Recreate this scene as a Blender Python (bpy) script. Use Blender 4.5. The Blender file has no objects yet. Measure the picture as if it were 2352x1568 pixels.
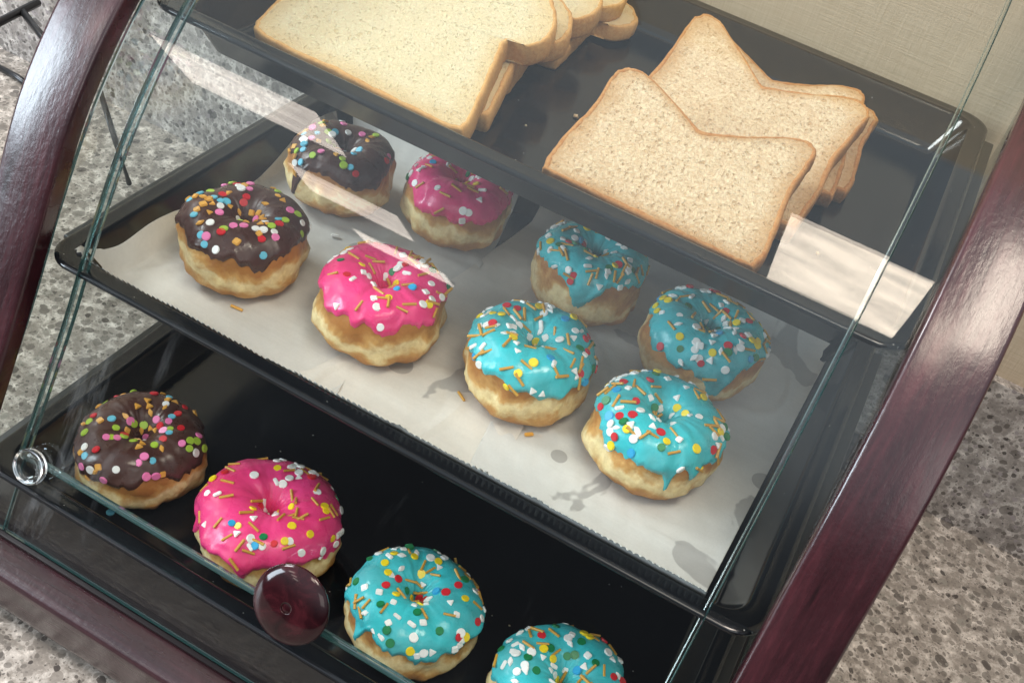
import bpy, math, random
from mathutils import Vector, Matrix, noise

S = 0.01                      # everything below is written in centimetres
sc = bpy.context.scene
COL = sc.collection

# ------------------------------------------------------------------ camera
cam_d = bpy.data.cameras.new("camera")
cam = bpy.data.objects.new("camera", cam_d)
COL.objects.link(cam)
CAMROT = ((0.86962, 0.44382, 0.216296), (0.442761, -0.507197, -0.739401), (-0.218456, 0.738766, -0.637575))
cam_d.sensor_width = 36.0
cam_d.lens = 2542.7 / 2352 * 36.0
cam_d.clip_start = 0.01
cam_d.clip_end = 60
_r = Vector(CAMROT[0]).normalized()
_b = -Vector(CAMROT[2]).normalized()
_u = _b.cross(_r).normalized()
_r = _u.cross(_b)
cam.matrix_world = Matrix(((_r.x, _u.x, _b.x, 39.76 * S), (_r.y, _u.y, _b.y, -31.46 * S),
                           (_r.z, _u.z, _b.z, 55.12 * S), (0, 0, 0, 1)))
sc.camera = cam

# ------------------------------------------------------------------ world: a room, bright ceiling, dim below
w = bpy.data.worlds.new("World")
sc.world = w
w.use_nodes = True
nt = w.node_tree
bg = nt.nodes["Background"]
tc = nt.nodes.new("ShaderNodeTexCoord")
sep = nt.nodes.new("ShaderNodeSeparateXYZ")
nt.links.new(tc.outputs["Generated"], sep.inputs[0])
rmp = nt.nodes.new("ShaderNodeValToRGB")
rmp.color_ramp.interpolation = 'EASE'
els = rmp.color_ramp.elements
els[0].position = 0.50; els[0].color = (0.075, 0.08, 0.09, 1)
els[1].position = 0.80; els[1].color = (0.80, 0.90, 1.0, 1)
mr = nt.nodes.new("ShaderNodeMath"); mr.operation = 'MULTIPLY_ADD'
mr.inputs[1].default_value = 0.5; mr.inputs[2].default_value = 0.5
nt.links.new(sep.outputs["Z"], mr.inputs[0])
nt.links.new(mr.outputs[0], rmp.inputs[0])
nt.links.new(rmp.outputs[0], bg.inputs[0])
bg.inputs[1].default_value = 0.76

def area(name, loc, aim, sx, sy, radiance, color, streak=None):
    d = bpy.data.lights.new(name, 'AREA')
    d.shape = 'RECTANGLE'; d.size = sx * S; d.size_y = sy * S
    d.energy = radiance * math.pi * sx * sy * S * S
    d.color = color
    if streak:      # noise streaks put into the emission, so the mirrored glare looks streaky
        d.use_nodes = True
        N, L = d.node_tree.nodes, d.node_tree.links
        em = N["Emission"]
        g = N.new("ShaderNodeNewGeometry"); mp = N.new("ShaderNodeMapping"); no = N.new("ShaderNodeTexNoise"); r = N.new("ShaderNodeMapRange")
        mp.inputs["Scale"].default_value = (streak[0], streak[1], 1); mp.inputs["Rotation"].default_value = (0, 0, streak[2])
        no.inputs["Scale"].default_value = 1.0; no.inputs["Detail"].default_value = 3
        r.inputs["From Min"].default_value = 0.34; r.inputs["From Max"].default_value = 0.62
        r.inputs["To Min"].default_value = 0.62; r.inputs["To Max"].default_value = 1.15
        L.new(g.outputs["Parametric"], mp.inputs[0]); L.new(mp.outputs[0], no.inputs["Vector"])
        L.new(no.outputs["Fac"], r.inputs["Value"]); L.new(r.outputs[0], em.inputs["Strength"])
    o = bpy.data.objects.new(name, d)
    o.location = Vector(loc) * S
    dr = (Vector(aim) - Vector(loc)).normalized()
    o.rotation_euler = dr.to_track_quat('-Z', 'Y').to_euler()
    COL.objects.link(o)
    return o

# ceiling panels mirrored in the glass, two added panels, left window, added fill
area("ceiling_or_added_panel_light", (44, -68, 200), (44, -68, 0), 31, 68, 9.5, (1.0, 0.84, 0.68), (1.2, 5.0, 0.25))
area("ceiling_or_added_panel_light", (-142, -183, 200), (-142, -183, 0), 62, 44, 5.8, (1.0, 0.86, 0.76), (1.0, 6.0, 0.1))
area("ceiling_or_added_panel_light", (-128, -278, 200), (-128, -278, 0), 48, 34, 5.4, (1.0, 0.86, 0.76), (1.0, 6.0, 0.1))
area("ceiling_or_added_panel_light", (-122, -350, 200), (-122, -350, 0), 46, 26, 7.0, (1.0, 0.86, 0.76), (1.0, 6.0, 0.1))
area("ceiling_or_added_panel_light", (83, -16, 200), (83, -16, 0), 40, 80, 16.0, (1.0, 0.86, 0.72))  # added panel, placed to put a sheen on the right post
area("ceiling_or_added_panel_light", (-190, 0, 190), (20, 20, 0), 80, 80, 21.0, (0.96, 0.98, 1.0))  # added soft light for the bread, kept out of the glass reflections
area("window_or_fill_light", (-290, -220, 115), (20, 15, 12), 130, 180, 15.5, (0.78, 0.90, 1.0))
area("window_or_fill_light", (200, -240, 190), (20, 20, 10), 120, 120, 1.6, (1.0, 0.93, 0.86))  # added warm fill from the front right, not a window

sc.view_settings.view_transform = 'Standard'
sc.view_settings.look = 'None'
sc.view_settings.exposure = 0.33
sc.view_settings.gamma = 1.0
sc.view_settings.use_curve_mapping = False
sc.cycles.max_bounces = 10
sc.cycles.transparent_max_bounces = 24
sc.cycles.glossy_bounces = 4
sc.cycles.caustics_reflective = False
sc.cycles.caustics_refractive = False

# ------------------------------------------------------------------ helpers
def tag(o, label=None, cat=None, group=None, kind=None):
    if label: o["label"] = label
    if cat: o["category"] = cat
    if group: o["group"] = group
    if kind: o["kind"] = kind
    return o

def mesh(name, verts, faces, mat=None, smooth=True):
    me = bpy.data.meshes.new(name)
    me.from_pydata([(v[0] * S, v[1] * S, v[2] * S) for v in verts], [], faces)
    me.validate()
    me.update()
    if smooth:
        me.polygons.foreach_set("use_smooth", [True] * len(me.polygons))
    if mat: me.materials.append(mat)
    return me

def obj(name, verts, faces, mat=None, parent=None, smooth=True, loc=None, auto=None):
    me = mesh(name, verts, faces, mat, smooth)
    if auto is not None:
        me.set_sharp_from_angle(angle=math.radians(auto))
    o = bpy.data.objects.new(name, me)
    COL.objects.link(o)
    if parent: o.parent = parent
    if loc is not None: o.location = Vector(loc) * S
    return o

def empty(name, loc, rz=0.0):
    o = bpy.data.objects.new(name, None)
    o.empty_display_size = 0.01
    o.location = Vector(loc) * S
    o.rotation_euler = (0, 0, rz)
    COL.objects.link(o)
    return o

def grid_faces(n, m, close_n=False, close_m=False):
    f = []
    for i in range(n if close_n else n - 1):
        for j in range(m if close_m else m - 1):
            a = i * m + j; b = i * m + (j + 1) % m
            c = ((i + 1) % n) * m + (j + 1) % m; d = ((i + 1) % n) * m + j
            f.append((a, b, c, d))
    return f

def box_data(x0, x1, y0, y1, z0, z1, bv=0.0):
    """box with chamfered edges"""
    if bv <= 0:
        v = [(x, y, z) for x in (x0, x1) for y in (y0, y1) for z in (z0, z1)]
        f = [(0, 1, 3, 2), (4, 6, 7, 5), (0, 4, 5, 1), (2, 3, 7, 6), (0, 2, 6, 4), (1, 5, 7, 3)]
        return v, f
    import bmesh
    bm = bmesh.new()
    bmesh.ops.create_cube(bm, size=1)
    for q in bm.verts:
        q.co = Vector(((x0 + x1) / 2 + q.co.x * (x1 - x0), (y0 + y1) / 2 + q.co.y * (y1 - y0),
                       (z0 + z1) / 2 + q.co.z * (z1 - z0)))
    bmesh.ops.bevel(bm, geom=list(bm.edges), offset=bv, segments=3, profile=0.5, affect='EDGES')
    bm.verts.index_update()
    v = [tuple(q.co) for q in bm.verts]
    f = [tuple(q.index for q in fc.verts) for fc in bm.faces]
    bm.free()
    return v, f

def catmull(pts, n=12):
    P = [Vector(p) for p in pts]
    P = [P[0] * 2 - P[1]] + P + [P[-1] * 2 - P[-2]]
    out = []
    for i in range(1, len(P) - 2):
        for k in range(n):
            t = k / n
            a, b, c, d = P[i - 1], P[i], P[i + 1], P[i + 2]
            out.append(0.5 * ((2 * b) + (c - a) * t + (2 * a - 5 * b + 4 * c - d) * t * t + (3 * b - a - 3 * c + d) * t ** 3))
    out.append(P[-2].copy())
    return out

def nz(x, y, z=0.0, s=1.0):
    return noise.noise(Vector((x * s, y * s, z * s)))

# ------------------------------------------------------------------ material helpers
def new_mat(name):
    m = bpy.data.materials.new(name)
    m.use_nodes = True
    return m, m.node_tree, m.node_tree.nodes, m.node_tree.links, m.node_tree.nodes["Principled BSDF"]

def coords(N, L, scale=(1, 1, 1), kind="Object"):
    t = N.new("ShaderNodeTexCoord"); mp = N.new("ShaderNodeMapping")
    mp.inputs["Scale"].default_value = scale
    L.new(t.outputs[kind], mp.inputs[0])
    return mp.outputs[0]

def noise_n(N, L, vec, scale, detail=4, rough=0.55, dist=0.0):
    n = N.new("ShaderNodeTexNoise")
    n.inputs["Scale"].default_value = scale; n.inputs["Detail"].default_value = detail
    n.inputs["Roughness"].default_value = rough; n.inputs["Distortion"].default_value = dist
    L.new(vec, n.inputs["Vector"])
    return n.outputs["Fac"]

def ramp(N, L, src, stops, interp='LINEAR'):
    r = N.new("ShaderNodeValToRGB"); r.color_ramp.interpolation = interp
    e = r.color_ramp.elements
    while len(e) < len(stops): e.new(0.5)
    for i, (p, c) in enumerate(stops):
        e[i].position = p
        e[i].color = (c, c, c, 1) if isinstance(c, (int, float)) else (c[0], c[1], c[2], 1)
    L.new(src, r.inputs[0])
    return r.outputs[0]

def mix(N, L, fac, a, b, mode='MIX'):
    m = N.new("ShaderNodeMix"); m.data_type = 'RGBA'; m.blend_type = mode
    if isinstance(fac, (int, float)): m.inputs[0].default_value = fac
    else: L.new(fac, m.inputs[0])
    for idx, v in ((6, a), (7, b)):
        if isinstance(v, tuple): m.inputs[idx].default_value = (v[0], v[1], v[2], 1)
        else: L.new(v, m.inputs[idx])
    return m.outputs[2]

def math_n(N, L, op, a, b=None, c=None):
    m = N.new("ShaderNodeMath"); m.operation = op
    for i, v in enumerate((a, b, c)):
        if v is None: continue
        if isinstance(v, (int, float)): m.inputs[i].default_value = v
        else: L.new(v, m.inputs[i])
    return m.outputs[0]

def bump(N, L, p, h, strength, dist):
    b = N.new("ShaderNodeBump"); b.inputs["Strength"].default_value = strength
    b.inputs["Distance"].default_value = dist * S
    L.new(h, b.inputs["Height"]); L.new(b.outputs[0], p.inputs["Normal"])

# granite-look quartz with pebbles
def granite(name, light, mid, tint):
    m, t, N, L, p = new_mat(name)
    v = coords(N, L, kind="Object")
    nd = N.new("ShaderNodeTexNoise"); nd.inputs["Scale"].default_value = 60; nd.inputs["Detail"].default_value = 3
    L.new(v, nd.inputs["Vector"])
    sub = N.new("ShaderNodeVectorMath"); sub.operation = 'SUBTRACT'
    L.new(nd.outputs["Color"], sub.inputs[0]); sub.inputs[1].default_value = (0.5, 0.5, 0.5)
    sc2 = N.new("ShaderNodeVectorMath"); sc2.operation = 'SCALE'; sc2.inputs["Scale"].default_value = 0.007
    L.new(sub.outputs[0], sc2.inputs[0])
    ad = N.new("ShaderNodeVectorMath"); ad.operation = 'ADD'
    L.new(v, ad.inputs[0]); L.new(sc2.outputs[0], ad.inputs[1])
    vd = ad.outputs[0]
    base = ramp(N, L, noise_n(N, L, vd, 75, 6, 0.75, 0.15), [(0.30, tuple(c * 0.62 for c in mid)), (0.46, mid), (0.58, light), (0.68, tuple(min(.8, c * 1.5) for c in light))])
    out = base
    for scale, lo, hi, amt in ((95, 0.20, 0.50, 0.75), (150, 0.20, 0.48, 0.85), (250, 0.18, 0.46, 0.85), (460, 0.15, 0.42, 0.7)):
        vo = N.new("ShaderNodeTexVoronoi"); vo.inputs["Scale"].default_value = scale
        L.new(vd, vo.inputs["Vector"])
        sx = N.new("ShaderNodeSeparateColor"); L.new(vo.outputs["Color"], sx.inputs[0])
        thr = math_n(N, L, 'MULTIPLY_ADD', sx.outputs[1], hi - lo, lo)
        msk = math_n(N, L, 'LESS_THAN', vo.outputs["Distance"], thr)
        some = math_n(N, L, 'LESS_THAN', sx.outputs[2], 0.72)
        msk = math_n(N, L, 'MULTIPLY', msk, some)
        msk = math_n(N, L, 'MULTIPLY', msk, amt)
        pc = ramp(N, L, sx.outputs[0], [(0.0, (0.035, 0.028, 0.026)), (0.10, (0.10, 0.085, 0.075)), (0.22, tuple(c * 0.5 for c in mid)),
                                        (0.6, tuple(c * 0.8 for c in mid)), (0.9, tuple(c * tnt for c, tnt in zip(mid, tint)))], 'CONSTANT')
        out = mix(N, L, msk, out, pc)
    L.new(out, p.inputs["Base Color"])
    p.inputs["Roughness"].default_value = 0.28
    p.inputs["Specular IOR Level"].default_value = 0.35
    return m

M_counter = granite("granite_counter", (0.50, 0.45, 0.40), (0.28, 0.245, 0.212), (0.9, 0.95, 0.95))
M_splash = granite("granite_backsplash", (0.50, 0.46, 0.425), (0.30, 0.268, 0.245), (0.95, 0.93, 1.02))

def fabric_wall():
    m, t, N, L, p = new_mat("beige_woven_wallcovering")
    v = coords(N, L)
    a = noise_n(N, L, coords(N, L, (30, 30, 900)), 1.0, 3)
    b = noise_n(N, L, coords(N, L, (900, 900, 30)), 1.0, 3)
    s = math_n(N, L, 'ADD', a, b)
    c = ramp(N, L, math_n(N, L, 'MULTIPLY', s, 0.5), [(0.3, (0.49, 0.39, 0.27)), (0.5, (0.55, 0.445, 0.32)), (0.7, (0.62, 0.51, 0.375))])
    L.new(c, p.inputs["Base Color"]); p.inputs["Roughness"].default_value = 0.85
    bump(N, L, p, s, 0.5, 0.05)
    return m
M_wall = fabric_wall()

def wood(name, sg, sg2, dk):
    m, t, N, L, p = new_mat(name)
    g = noise_n(N, L, coords(N, L, sg), 1.0, 5, 0.6, 0.4)
    g2 = noise_n(N, L, coords(N, L, sg2), 1.0, 4, 0.6)
    s = math_n(N, L, 'MULTIPLY_ADD', g, 0.45, math_n(N, L, 'MULTIPLY', g2, 0.55))
    c = ramp(N, L, s, [(0.3, (0.012 * dk, 0.003, 0.004)), (0.5, (0.034 * dk, 0.007, 0.010)), (0.68, (0.066 * dk, 0.013, 0.018))])
    L.new(c, p.inputs["Base Color"])
    rg = ramp(N, L, g2, [(0.3, 0.22), (0.7, 0.34)])
    L.new(rg, p.inputs["Roughness"])
    p.inputs["Specular IOR Level"].default_value = 0.5
    p.inputs["Coat Weight"].default_value = 0.6; p.inputs["Coat Roughness"].default_value = 0.2
    b1 = noise_n(N, L, coords(N, L, (260, 160, 160)), 1.0, 3, 0.6)
    bump(N, L, p, math_n(N, L, 'ADD', b1, math_n(N, L, 'MULTIPLY', g, 0.5)), 0.6, 0.05)
    return m
M_wood = wood('dark_cherry_stained_wood', (420, 40, 40), (60, 12, 12), 1.0)
M_wood_rail = wood('dark_cherry_stained_rail', (30, 420, 420), (9, 60, 60), 0.7)

def simple(name, col, rough=0.5, spec=0.5, coat=0.0, sss=0.0, metallic=0.0):
    m, t, N, L, p = new_mat(name)
    p.inputs["Base Color"].default_value = (*col, 1)
    p.inputs["Roughness"].default_value = rough
    p.inputs["Specular IOR Level"].default_value = spec
    p.inputs["Coat Weight"].default_value = coat
    p.inputs["Metallic"].default_value = metallic
    if sss:
        p.inputs["Subsurface Weight"].default_value = sss
        p.inputs["Subsurface Radius"].default_value = (1, 0.6, 0.4)
        p.inputs["Subsurface Scale"].default_value = 0.003
    return m

def tray_mat():
    m, t, N, L, p = new_mat("glossy_black_plastic")
    v = coords(N, L)
    p.inputs["Base Color"].default_value = (0.006, 0.007, 0.009, 1)
    sm = noise_n(N, L, v, 22, 5, 0.6, 0.5)
    L.new(ramp(N, L, sm, [(0.35, 0.10), (0.7, 0.24)]), p.inputs["Roughness"])
    dust = N.new("ShaderNodeTexVoronoi"); dust.inputs["Scale"].default_value = 130
    L.new(v, dust.inputs["Vector"])
    sx = N.new("ShaderNodeSeparateColor"); L.new(dust.outputs["Color"], sx.inputs[0])
    d = math_n(N, L, 'MULTIPLY', math_n(N, L, 'LESS_THAN', dust.outputs["Distance"], 0.055), math_n(N, L, 'LESS_THAN', sx.outputs[0], 0.22))
    L.new(mix(N, L, d, (0.006, 0.007, 0.009), (0.35, 0.34, 0.32)), p.inputs["Base Color"])
    return m
M_tray = tray_mat()

def glass_mat():
    m, t, N, L, p = new_mat("clear_glass")
    N.remove(p)
    out = N["Material Output"]
    geo = N.new("ShaderNodeNewGeometry")
    dot = N.new("ShaderNodeVectorMath"); dot.operation = 'DOT_PRODUCT'
    L.new(geo.outputs["Incoming"], dot.inputs[0]); L.new(geo.outputs["Normal"], dot.inputs[1])
    c = math_n(N, L, 'ABSOLUTE', dot.outputs["Value"])
    o = math_n(N, L, 'SUBTRACT', 1.0, c)
    f = math_n(N, L, 'MULTIPLY_ADD', math_n(N, L, 'POWER', o, 5.0), 0.95, 0.039)
    tr = N.new("ShaderNodeBsdfTransparent"); tr.inputs[0].default_value = (0.968, 0.985, 0.975, 1)
    gl = N.new("ShaderNodeBsdfGlossy"); gl.inputs["Roughness"].default_value = 0.012
    gl.inputs["Color"].default_value = (1, 1, 1, 1)
    # wiped-on smears: a very faint rough haze on the outside of the pane
    v = coords(N, L)
    st = noise_n(N, L, coords(N, L, (34, 9, 9)), 1.0, 6, 0.72, 1.2)
    st2 = noise_n(N, L, coords(N, L, (300, 22, 22)), 1.0, 3, 0.6)
    sm = math_n(N, L, 'MULTIPLY', ramp(N, L, st, [(0.58, 0.0), (0.78, 1.0)]), ramp(N, L, st2, [(0.35, 0.2), (0.65, 1.0)]))
    sxp = N.new('ShaderNodeSeparateXYZ'); L.new(v, sxp.inputs[0])
    sm = math_n(N, L, 'MULTIPLY', sm, ramp(N, L, math_n(N, L, 'MULTIPLY', sxp.outputs['X'], 4.0), [(0.26, 1.0), (0.5, 0.06)]))
    df = N.new("ShaderNodeBsdfDiffuse"); df.inputs[0].default_value = (0.8, 0.82, 0.85, 1)
    mx = N.new("ShaderNodeMixShader"); L.new(f, mx.inputs[0]); L.new(tr.outputs[0], mx.inputs[1]); L.new(gl.outputs[0], mx.inputs[2])
    mx2 = N.new("ShaderNodeMixShader"); L.new(math_n(N, L, 'MULTIPLY', sm, 0.11), mx2.inputs[0])
    L.new(mx.outputs[0], mx2.inputs[1]); L.new(df.outputs[0], mx2.inputs[2])
    L.new(mx2.outputs[0], out.inputs[0])
    return m
M_glass = glass_mat()

def edge_mat():
    m, t, N, L, p = new_mat("ground_glass_edge")
    p.inputs["Base Color"].default_value = (0.022, 0.085, 0.085, 1)
    p.inputs["Roughness"].default_value = 0.09
    p.inputs["Specular IOR Level"].default_value = 1.0
    p.inputs["IOR"].default_value = 1.9
    p.inputs["Transmission Weight"].default_value = 0.25
    return m
M_edge = edge_mat()

def dough_mat(seed, warm):
    m, t, N, L, p = new_mat("fried_dough")
    tcn = N.new("ShaderNodeTexCoord")
    sp = N.new("ShaderNodeSeparateXYZ"); L.new(tcn.outputs["Object"], sp.inputs[0])
    ofs = N.new("ShaderNodeVectorMath"); ofs.operation = 'ADD'; ofs.inputs[1].default_value = (seed * 1.7, seed, seed * 0.6)
    L.new(tcn.outputs["Object"], ofs.inputs[0]); v = ofs.outputs[0]
    n1 = noise_n(N, L, v, 38, 4, 0.6, 0.3)
    n2 = noise_n(N, L, v, 190, 5, 0.65)
    z = math_n(N, L, 'MULTIPLY', sp.outputs["Z"], 1 / 0.046)
    zz = math_n(N, L, 'ADD', z, math_n(N, L, 'MULTIPLY_ADD', n1, 1.0, -0.5))
    w_ = warm
    c = ramp(N, L, zz, [(0.0, (0.40 * w_, 0.165 * w_, 0.040)), (0.14, (0.50 * w_, 0.225 * w_, 0.065)), (0.26, (0.62, 0.34, 0.11)),
                        (0.36, (0.84, 0.66, 0.34)), (0.46, (0.86, 0.69, 0.38)), (0.56, (0.64, 0.36, 0.12)), (0.70, (0.42 * w_, 0.17 * w_, 0.042))])
    c2 = mix(N, L, math_n(N, L, 'MULTIPLY', ramp(N, L, n2, [(0.4, 0.0), (0.68, 1.0)]), 0.35), c, (0.34, 0.15, 0.04))
    L.new(c2, p.inputs["Base Color"])
    p.inputs["Roughness"].default_value = 0.48; p.inputs["Specular IOR Level"].default_value = 0.35
    p.inputs["Subsurface Weight"].default_value = 0.15
    p.inputs["Subsurface Radius"].default_value = (1, 0.6, 0.3); p.inputs["Subsurface Scale"].default_value = 0.003
    bump(N, L, p, math_n(N, L, 'ADD', n2, math_n(N, L, 'MULTIPLY', n1, 2.0)), 0.55, 0.09)
    return m

def icing_mat(name, col, rough, var):
    m, t, N, L, p = new_mat(name)
    v = coords(N, L)
    n1 = noise_n(N, L, v, 30, 3); n2 = noise_n(N, L, v, 260, 3)
    vo = N.new('ShaderNodeTexVoronoi'); vo.inputs['Scale'].default_value = 150; L.new(v, vo.inputs['Vector'])
    sx = N.new('ShaderNodeSeparateColor'); L.new(vo.outputs['Color'], sx.inputs[0])
    pits = math_n(N, L, 'MULTIPLY', math_n(N, L, 'LESS_THAN', vo.outputs['Distance'], 0.14), math_n(N, L, 'LESS_THAN', sx.outputs[0], 0.12))
    c = mix(N, L, ramp(N, L, n1, [(0.35, 0.0), (0.7, 1.0)]), tuple(col), tuple(var))
    L.new(c, p.inputs["Base Color"])
    L.new(ramp(N, L, noise_n(N, L, v, 75, 4, 0.6, 0.4), [(0.35, rough * 0.55), (0.65, rough * 1.5)]), p.inputs["Roughness"])
    p.inputs["Specular IOR Level"].default_value = 0.45
    p.inputs["Subsurface Weight"].default_value = 0.2
    p.inputs["Subsurface Radius"].default_value = (0.6, 0.8, 0.8); p.inputs["Subsurface Scale"].default_value = 0.0025
    bump(N, L, p, math_n(N, L, 'ADD', math_n(N, L, 'MULTIPLY', n1, 3.0), math_n(N, L, 'ADD', math_n(N, L, 'MULTIPLY', n2, 0.35), math_n(N, L, 'MULTIPLY', pits, -1.2))), 0.6, 0.07)
    return m

M_choc = icing_mat("chocolate_icing", (0.062, 0.024, 0.019), 0.34, (0.088, 0.038, 0.030))
M_pink = icing_mat("pink_icing", (0.86, 0.060, 0.24), 0.32, (0.70, 0.035, 0.15))
M_blue = icing_mat("turquoise_icing", (0.050, 0.54, 0.60), 0.30, (0.085, 0.40, 0.43))

def bread_mat(name, base, spot, hole, hs, crust=False, cs=0.4, rimc=(0.6, 0.36, 0.15)):
    m, t, N, L, p = new_mat(name)
    v = coords(N, L)
    n1 = noise_n(N, L, v, 420, 4, 0.7, 0.5)
    n2 = noise_n(N, L, v, 45, 3)
    n3 = noise_n(N, L, v, 900, 3, 0.7)
    c = mix(N, L, ramp(N, L, n2, [(0.3, 0.0), (0.75, 0.8)]), tuple(base), tuple(spot))
    if crust:
        c = mix(N, L, ramp(N, L, n1, [(0.35, 0.0), (0.7, 0.7)]), c, tuple(hole))
        h = math_n(N, L, 'ADD', n1, math_n(N, L, 'MULTIPLY', n2, 1.5))
        bump(N, L, p, h, 0.5, 0.06)
    else:
        vo = N.new("ShaderNodeTexVoronoi"); vo.inputs["Scale"].default_value = hs; vo.inputs["Randomness"].default_value = 1
        dv = N.new("ShaderNodeVectorMath"); dv.operation = 'MULTIPLY_ADD'
        nn = N.new("ShaderNodeTexNoise"); nn.inputs["Scale"].default_value = 350; L.new(v, nn.inputs["Vector"])
        L.new(nn.outputs["Color"], dv.inputs[0]); dv.inputs[1].default_value = (0.004, 0.004, 0.004); L.new(v, dv.inputs[2])
        L.new(dv.outputs[0], vo.inputs["Vector"])
        sx = N.new("ShaderNodeSeparateColor"); L.new(vo.outputs["Color"], sx.inputs[0])
        thr = math_n(N, L, 'MULTIPLY_ADD', sx.outputs[0], 0.42, 0.02)
        d = math_n(N, L, 'SUBTRACT', thr, vo.outputs["Distance"])
        hol = ramp(N, L, math_n(N, L, 'MULTIPLY_ADD', d, 2.2, 0.3), [(0.3, 0.0), (0.75, 1.0)])
        c = mix(N, L, math_n(N, L, 'MULTIPLY', hol, 0.62), c, tuple(hole))
        n4 = noise_n(N, L, v, hs * 1.25, 5, 0.72, 0.8)
        c = mix(N, L, math_n(N, L, 'MULTIPLY', ramp(N, L, n4, [(0.46, 0.0), (0.60, 1.0)]), cs), c, tuple(hole))
        c = mix(N, L, math_n(N, L, 'MULTIPLY', ramp(N, L, n4, [(0.36, 1.0), (0.47, 0.0)]), 0.6), c, tuple(min(0.92, q * 1.18) for q in base))
        vb = N.new("ShaderNodeTexVoronoi"); vb.inputs["Scale"].default_value = hs * 0.45; L.new(dv.outputs[0], vb.inputs["Vector"])
        sb = N.new("ShaderNodeSeparateColor"); L.new(vb.outputs["Color"], sb.inputs[0])
        big = ramp(N, L, math_n(N, L, 'SUBTRACT', math_n(N, L, 'MULTIPLY', sb.outputs[1], 0.42), vb.outputs["Distance"]), [(0.0, 0.0), (0.12, 1.0)])
        big = math_n(N, L, 'MULTIPLY', big, math_n(N, L, 'LESS_THAN', sb.outputs[0], 0.22))
        c = mix(N, L, math_n(N, L, 'MULTIPLY', big, 0.55), c, tuple(hole))
        at = N.new("ShaderNodeAttribute"); at.attribute_name = "rim"
        toast = math_n(N, L, 'MULTIPLY', ramp(N, L, math_n(N, L, 'ADD', at.outputs["Fac"], math_n(N, L, 'MULTIPLY_ADD', n2, 0.12, -0.06)), [(0.80, 0.0), (1.0, 1.0)]), 0.75)
        c = mix(N, L, toast, c, tuple(rimc))
        hol = math_n(N, L, 'MAXIMUM', hol, big)
        h = math_n(N, L, 'MULTIPLY_ADD', hol, -1.6, math_n(N, L, 'MULTIPLY_ADD', n4, -3.0, n1))
        bump(N, L, p, h, 0.9, 0.07)
    L.new(c, p.inputs["Base Color"])
    p.inputs["Roughness"].default_value = 0.85; p.inputs["Specular IOR Level"].default_value = 0.15
    p.inputs["Subsurface Weight"].default_value = 0.12
    p.inputs["Subsurface Radius"].default_value = (1, 0.7, 0.4); p.inputs["Subsurface Scale"].default_value = 0.004
    return m
M_white_crumb = bread_mat("white_bread_crumb", (0.87, 0.735, 0.50), (0.85, 0.69, 0.43), (0.74, 0.55, 0.31), 520, cs=0.26, rimc=(0.80, 0.56, 0.28))
M_white_crust = bread_mat("white_bread_crust", (0.62, 0.34, 0.13), (0.45, 0.20, 0.06), (0.72, 0.46, 0.20), 400, True)
M_wheat_crumb = bread_mat("wheat_bread_crumb", (0.84, 0.65, 0.44), (0.77, 0.55, 0.34), (0.52, 0.30, 0.145), 400, cs=0.52, rimc=(0.56, 0.30, 0.12))
M_wheat_crust = bread_mat("wheat_bread_crust", (0.44, 0.19, 0.065), (0.30, 0.11, 0.03), (0.56, 0.32, 0.14), 400, True)

def paper_mat(name, tone, g0):
    m, t, N, L, p = new_mat(name)
    v = coords(N, L)
    fib = noise_n(N, L, v, 700, 4, 0.7)
    cl = noise_n(N, L, v, 60, 4, 0.6)
    c = mix(N, L, ramp(N, L, cl, [(0.3, 0.0), (0.7, 1.0)]), tuple(x * 0.93 for x in tone), tuple(tone))
    c = mix(N, L, math_n(N, L, 'MULTIPLY', ramp(N, L, fib, [(0.45, 0.0), (0.6, 1.0)]), 0.16), c, tuple(x * 0.72 for x in tone))
    rib = noise_n(N, L, coords(N, L, (9, 340, 340)), 1.0, 2)
    c = mix(N, L, math_n(N, L, 'MULTIPLY', ramp(N, L, rib, [(0.45, 0.0), (0.6, 1.0)]), 0.10), c, tuple(x * 0.7 for x in tone))
    gr = noise_n(N, L, v, 13, 4, 0.55, 0.35)
    gm = ramp(N, L, gr, [(g0, 0.0), (g0 + 0.012, 1.0)])
    vo = N.new("ShaderNodeTexVoronoi"); vo.inputs["Scale"].default_value = 36; L.new(v, vo.inputs["Vector"])
    sx = N.new("ShaderNodeSeparateColor"); L.new(vo.outputs["Color"], sx.inputs[0])
    dr = math_n(N, L, 'MULTIPLY', math_n(N, L, 'LESS_THAN', vo.outputs["Distance"], math_n(N, L, 'MULTIPLY_ADD', sx.outputs[1], 0.3, 0.1)),
                math_n(N, L, 'LESS_THAN', sx.outputs[0], 0.13))
    grease = math_n(N, L, 'MAXIMUM', gm, dr)
    c = mix(N, L, math_n(N, L, 'MULTIPLY', grease, 0.55), c, (0.21, 0.20, 0.20))
    L.new(c, p.inputs["Base Color"])
    p.inputs["Roughness"].default_value = 0.5; p.inputs["Specular IOR Level"].default_value = 0.3
    bump(N, L, p, math_n(N, L, 'MULTIPLY_ADD', cl, 1.5, fib), 0.25, 0.03)
    return m
M_paper = [paper_mat("parchment_paper", (0.64, 0.62, 0.59), 0.64), paper_mat("parchment_paper_warm", (0.70, 0.66, 0.61), 0.60), paper_mat("parchment_paper_cool", (0.66, 0.65, 0.635), 0.58)]

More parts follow.
